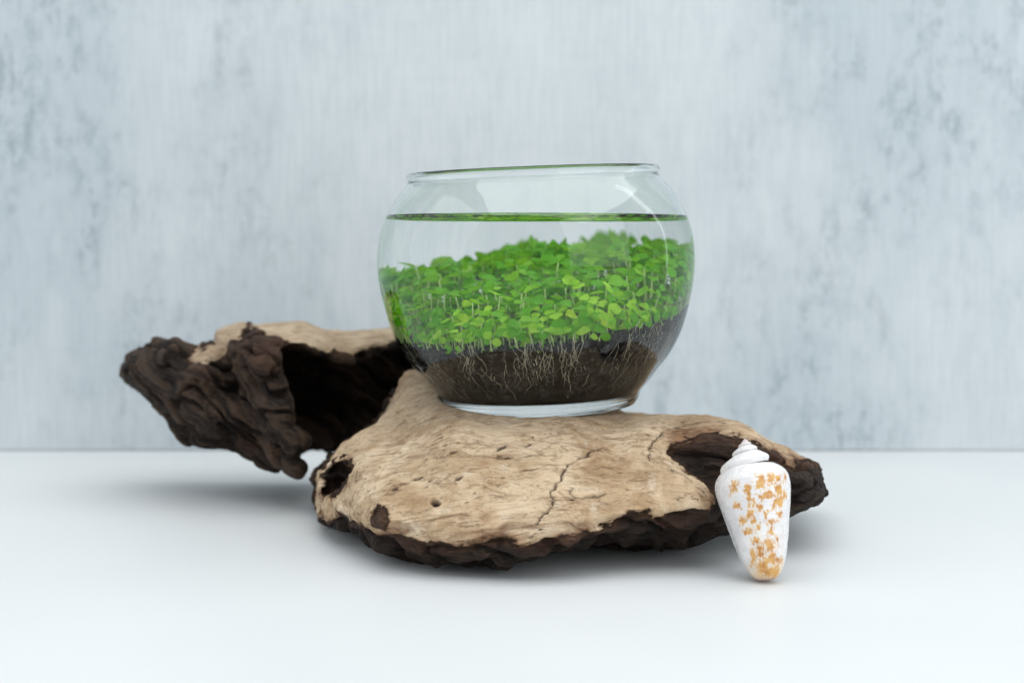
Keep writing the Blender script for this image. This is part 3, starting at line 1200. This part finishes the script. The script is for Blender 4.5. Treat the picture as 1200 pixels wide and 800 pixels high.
sprigs = []
for (x, y, z) in spots:
    rad = math.hypot(x, y)
    edge = np.clip((rad - 38) / 22.0, 0, 1)
    outw = np.array([x, y, 0]) / (rad + 1e-6)
    frontness = np.clip((-y + 8) / 40.0, 0, 1)
    Lh = rng.uniform(9, 20) * (1 - 0.78 * edge * frontness) + 3.0 * np.clip((y + 20) / 70, 0, 1)
    Lh += 3.0 * math.exp(-((x - 12) / 40) ** 2) * (1 - frontness)
    lean = outw * rng.uniform(0.5, 5.0) * edge - np.array([0, 0, 6.5]) * edge * frontness * max(0, rng.normal() * .7) + np.array([rng.normal(), rng.normal(), 0]) * 1.6
    top = clampin(np.array([x, y, z + Lh]) + lean, 2.6)
    wz = level_z(top[0], top[1])
    top[2] = min(top[2], (66.8 + 2.0 * math.exp(-((x - 10) / 30) ** 2) + 0.11 * min(x, 0) - 0.03 * max(x - 15, 0) - 0.13 * max(y - 14, 0)) - rng.uniform(0, 4.0))
    base = clampin(np.array([x, y, z - 1.5]), 1.2)
    mid = (base + top) / 2 + np.array([rng.normal() * 1.2, rng.normal() * 1.2, 0])
    path = [(1 - t) ** 2 * base + 2 * t * (1 - t) * mid + t * t * top for t in np.linspace(0, 1, 6)]
    leaves = []
    az = rng.uniform(0, 2 * math.pi)
    size = rng.uniform(0.5, 1.02)
    # leaf normal: up in the middle of the carpet, tipped outwards by the glass
    tip = math.radians(rng.uniform(4, 38)) + edge * math.radians(rng.uniform(18, 62)) * (0.35 + 0.65 * frontness)
    rnd = rng.normal(size=2)
    rnd /= np.linalg.norm(rnd)
    d2 = outw[:2] * (0.25 + 1.6 * edge) + rnd * (0.7 - 0.4 * edge)
    d2 /= np.linalg.norm(d2) + 1e-9
    nrm = Vector((d2[0] * math.sin(tip), d2[1] * math.sin(tip), math.cos(tip)))
    for s in range(2 if rng.uniform() > 0.22 else 3):
        a = az + s * (math.pi if s < 2 else 0) + (math.pi / 2 if s == 2 else 0) + rng.normal() * 0.25
        dirv = Vector((math.cos(a), math.sin(a), 0))
        dirv = (dirv - nrm * dirv.dot(nrm))
        dirv.normalize()
        n2 = (nrm + Vector(rng.normal(size=3) * 0.16) - dirv * 0.12).normalized()
        dirv = (dirv - n2 * dirv.dot(n2)).normalized()
        side = n2.cross(dirv)
        sc = size * rng.uniform(0.85, 1.1) * (0.7 if s == 2 else 1)
        c = top + np.array(dirv) * 0.3
        # keep the blade inside the glass
        ctr = np.array(c) + np.array(dirv) * 6.5 * sc
        lim = float(R_in(min(max(ctr[2], 9), 98))) - 1.0
        rr_ = math.hypot(ctr[0], ctr[1])
        if rr_ > lim:
            c = np.array(c) - np.array([ctr[0], ctr[1], 0]) / rr_ * (rr_ - lim)
        if ctr[2] > level_z(ctr[0], ctr[1]) - 7.5:
            c = c - np.array([0, 0, ctr[2] - level_z(ctr[0], ctr[1]) + 7.5])
        mat = Matrix(((dirv.x, side.x, n2.x), (dirv.y, side.y, n2.y), (dirv.z, side.z, n2.z)))
        leaves.append((np.array(c), mat, sc, int(rng.integers(0, len(LEAVES))), float(rng.uniform(0, 1))))
    # nearness to the front glass decides which are built singly
    score = -top[1] + 0.25 * top[2] - 0.15 * abs(top[0])
    sprigs.append((score, path, leaves))
sprigs.sort(key=lambda s: -s[0])

single, rest = [], []
nleaf = 0
for s in sprigs:
    if nleaf + len(s[2]) <= 296:
        single.append(s)
        nleaf += len(s[2])
    else:
        rest.append(s)
for sc_, path, leaves in single:
    o3 = np.array(path[0])
    tv, tf = tube(np.array(path) - o3, np.linspace(0.42, 0.28, len(path)))
    sm_ = quads_mesh('sprig', tv / 1000.0, tf)
    sp = link('sprig', sm_, M['stem'], carpet)
    sp.location = o3 / 1000.0
    for c, mat, s, vi, tint in leaves:
        lo_ = link('leaf', leaf_data[vi], None, sp)
        lo_.matrix_local = Matrix.Translation(Vector((c - o3) / 1000.0)) @ mat.to_4x4() @ Matrix.Scale(s, 4)

FV, FF, FT, off = [], [], [], 0
TV, TF, toff = [], [], 0
for sc_, path, leaves in rest:
    tv, tf = tube(path, np.linspace(0.42, 0.28, len(path)), 4)
    TV.append(tv)
    TF.append(tf + toff)
    toff += len(tv)
    for c, mat, s, vi, tint in leaves:
        lv, lf = LEAVES[vi]
        FV.append((lv * s) @ np.array(mat).T + c)
        FF += [tuple(i + off for i in q) for q in lf]
        FT.append(np.full(len(lv), tint))
        off += len(lv)
fm = mesh_from('foliage', np.concatenate(FV) / 1000.0, FF)
a = fm.attributes.new('tint', 'FLOAT', 'POINT')
a.data.foreach_set('value', np.concatenate(FT).astype(np.float32))
tag(link('foliage', fm, M['leaf'], carpet), kind='stuff')
tag(link('stem_thicket', quads_mesh('stem_thicket', np.concatenate(TV) / 1000.0, np.concatenate(TF)), M['stem'], carpet), kind='stuff')

# pale roots pressed against the glass
RV, RF, roff = [], [], 0
for i in range(120):
    a = rng.uniform(math.pi * 1.02, math.pi * 1.98)
    clump = rng.uniform() < 0.5
    if clump:
        a = rng.choice([4.62, 4.75, 5.35, 5.55, 4.2, 4.9]) + rng.normal() * 0.05
    zt = 30.0
    for _ in range(12):
        r = float(R_in(zt))
        zt = 0.5 * zt + 0.5 * float(soil_h(np.array([r * math.cos(a)]), np.array([r * math.sin(a)]))[0])
    z = zt + rng.uniform(-12, 2.5) if not clump else zt + rng.uniform(-3, 4)
    ln = rng.uniform(5, 17)
    nst = 12
    da = rng.normal() * 0.016
    path = []
    ph = rng.uniform(0, 6)
    wob = rng.uniform(0.008, 0.04)
    curl = rng.normal() * 0.4
    for k2 in range(nst):
        t = k2 / (nst - 1)
        aa = a + da * t * 3 + wob * math.sin(ph + t * rng.uniform(5, 7)) * (0.3 + t)
        zz = max(z - ln * t + 0.5 * math.sin(ph * 2 + t * 8) * curl, 9.5)
        r = float(R_in(zz)) - 0.30 - 0.35 * (0.5 + 0.5 * math.sin(ph + 5 * t))
        path.append((r * math.cos(aa), r * math.sin(aa), zz))
    r0 = rng.uniform(0.06, 0.15)
    tv, tf = tube(path, np.linspace(r0, r0 * 0.4, nst), 4)
    RV.append(tv)
    RF.append(tf + roff)
    roff += len(tv)
tag(link('root_mat', quads_mesh('root_mat', np.concatenate(RV) / 1000.0, np.concatenate(RF)), M['root'], carpet), kind='stuff')


# ------------------------------------------------------------------ seashell
def build_shell():
    # local frame in millimetres: z along the axis, narrow end at 0, apex at H
    root = bpy.data.objects.new('seashell', None)
    COL.objects.link(root)
    tag(root, 'white cone-shaped seashell with orange brown blotches leaning on the driftwood', 'seashell')
    g = 1.62
    H, ZS = 53.5, 42.5
    seg = 220
    # body whorl: profile from the suture over the shoulder down to the narrow end
    bp = catmull([(6.5, 43.4), (9.6, 43.0), (11.7, 41.6), (13.4, 39.6), (14.3, 37.0), (14.3, 33.6), (13.5, 29), (12.4, 24), (11.3, 19), (10.3, 14.5), (8.9, 9.2), (7.3, 5.2), (5.4, 2.0), (3.4, 0.4), (1.2, 0.0)], 14)
    nb = len(bp)
    th = np.linspace(0, 2 * math.pi, seg, endpoint=False)
    V = np.zeros((nb, seg, 3))
    s = np.linspace(0, 1, nb)
    for j, t in enumerate(th):
        # the whorl grows a little over one turn: small step at the lip (t = LIP)
        gr = ((t - LIP) % (2 * math.pi)) / (2 * math.pi)
        k2 = 0.93 + 0.09 * gr
        lower = (0.5 + 0.5 * math.cos(t - (LIP + 3.2))) * 0.0
        zoff = -1.9 * (1 - gr) * np.exp(-s * 4)
        V[:, j, 0] = bp[:, 0] * k2 * math.cos(t)
        V[:, j, 1] = bp[:, 0] * k2 * math.sin(t)
        V[:, j, 2] = bp[:, 1] + zoff
    v = V.reshape(-1, 3)
    f = []
    for i in range(nb - 1):
        for j in range(seg):
            k2 = (j + 1) % seg
            f.append((i * seg + j, (i + 1) * seg + j, (i + 1) * seg + k2, i * seg + k2))
    f.append(tuple((nb - 1) * seg + j for j in range(seg))[::-1])
    nz = fbm(v * np.array((.25, .25, .12)), 4)
    rr = np.hypot(v[:, 0], v[:, 1]) + 1e-6
    rip = 0.05 * np.sin(v[:, 2] * 4.2 + nz * 2)
    v[:, 0] += v[:, 0] / rr * (nz * 0.28 + rip * .6)
    v[:, 1] += v[:, 1] / rr * (nz * 0.28 + rip * .6)
    body = mesh_from('body_whorl', v / 1000.0, f)
    # blotches: columns of ragged marks in rows on the outward side
    tt = np.repeat(th[None], nb, 0).ravel()
    dth = (tt - FACE + math.pi) % (2 * math.pi) - math.pi
    zz = np.repeat(bp[:, 1][:, None], seg, 1).ravel()
    nrm_z = zz / 42.0
    win = smoothstep(0.98, 0.80, np.abs(dth + 0.02)) * smoothstep(36.8, 34.5, zz)
    q = np.stack([dth * 12, zz * 0.55, zz * 0], -1)
    # marks: (x, y, half width, half height) on the outward side, x from the axis and y from the top, in units of 1/4 photo pixel
    marks = [(138, 280, 15, 24), (150, 366, 15, 15), (205, 335, 8, 50), (265, 262, 19, 20), (262, 288, 20, 16), (260, 348, 16, 14), (318, 268, 15, 28),
             (356, 266, 11, 14), (300, 340, 20, 13), (352, 318, 15, 20), (350, 372, 22, 22), (390, 258, 8, 20), (386, 345, 11, 18), (255, 395, 13, 18),
             (175, 440, 13, 14), (207, 422, 15, 18), (356, 435, 15, 13), (312, 468, 22, 12), (200, 495, 22, 11), (246, 482, 9, 14), (305, 508, 13, 18),
             (234, 545, 16, 11), (255, 590, 15, 30), (303, 575, 18, 30), (222, 612, 11, 32), (314, 625, 16, 22), (268, 660, 24, 26), (340, 642, 20, 13),
             (300, 690, 34, 16), (335, 690, 14, 24), (285, 438, 10, 16), (325, 400, 12, 12), (225, 455, 10, 12), (190, 300, 9, 22), (230, 375, 7, 16), (345, 560, 7, 22)]
    spot = np.full(len(zz), -0.4)
    py = 720 - zz * 4 / 0.31
    axx = 222 + (py - 50) * 0.115
    px = axx + np.sin(dth) * np.interp(zz, bp[::-1, 1], bp[::-1, 0]) * 4 / 0.31
    jx = fbm(q * 0.8, 4) * 26
    jy = fbm(q * 0.8 + 30, 4) * 26
    for mx_, my_, hw, hh in marks:
        e_ = np.maximum(np.abs(px + jx - mx_) / hw, np.abs(py + jy - my_) / hh)
        spot = np.maximum(spot, 1.22 - 0.53 * e_)
    spot = np.where(np.abs(dth) < 1.4, spot, -0.4) + 0.55 * fbm(q * 1.6, 3) - 0.06
    warm = smoothstep(9, 0.5, zz) * 0.8 + 0.5 * np.clip(fbm(q * 0.12 + 8, 3) + .05, 0, 1) * win
    warm = np.clip(warm, 0, 1)
    pink = smoothstep(1.6, 0.0, zz) * 0.9
    for nme, arr in (('spot', spot), ('warm', warm), ('pink', pink)):
        a = body.attributes.new(nme, 'FLOAT', 'POINT')
        a.data.foreach_set('value', arr.astype(np.float32))
    link('body_whorl', body, M['shell'], root)
    # spire: a rising helical ribbon of stepped whorls
    turns = 5.2
    nseg = 720
    pf = catmull([(.93, 1.24), (.975, 1.14), (1.0, 1.03), (.965, .945), (.885, .875), (.775, .80), (.645, .72), (.52, .645)], 4)
    npf = len(pf)
    w = np.linspace(-0.25, turns, nseg)       # outermost end to apex
    sc = np.exp(-w * 0.66)
    R = 10.7 * sc
    V = np.zeros((nseg, npf, 3))
    t = FACE + SP_END + w * 2 * math.pi
    V[:, :, 0] = (R * np.cos(t))[:, None] * pf[None, :, 0]
    V[:, :, 1] = (R * np.sin(t))[:, None] * pf[None, :, 0]
    V[:, :, 2] = H - (10.6 * sc)[:, None] * pf[None, :, 1]
    v = V.reshape(-1, 3)
    f = []
    for i in range(nseg - 1):
        for j in range(npf - 1):
            a = i * npf + j
            f.append((a, a + npf, a + npf + 1, a + 1))
    v = np.vstack([v, [[0, 0, H]]])
    for j in range(npf - 1):
        f.append(((nseg - 1) * npf + j, (nseg - 1) * npf + j + 1, len(v) - 1))
    sp = mesh_from('spire', v / 1000.0, f)
    pk = smoothstep(48.5, 53, v[:, 2]) * 0.45
    jj = np.concatenate([np.tile(np.arange(npf), nseg), [npf]])
    pk = np.maximum(pk, np.where(jj == 0, 0.35, 0))
    for nme, arr in (('spot', v[:, 2] * 0), ('warm', v[:, 2] * 0), ('pink', pk)):
        a = sp.attributes.new(nme, 'FLOAT', 'POINT')
        a.data.foreach_set('value', arr.astype(np.float32))
    link('spire', sp, M['shell'], root)
    return root


FACE = -math.pi / 2          # outward side turned to the viewer
LIP = FACE - 2.0
SP_END = -1.5
shell = build_shell()
foot = at(899, 682, -0.104)
shell.location = (foot[0], foot[1], 0.0012)
shell.rotation_euler = (math.radians(-20), math.radians(-6.5), 0)
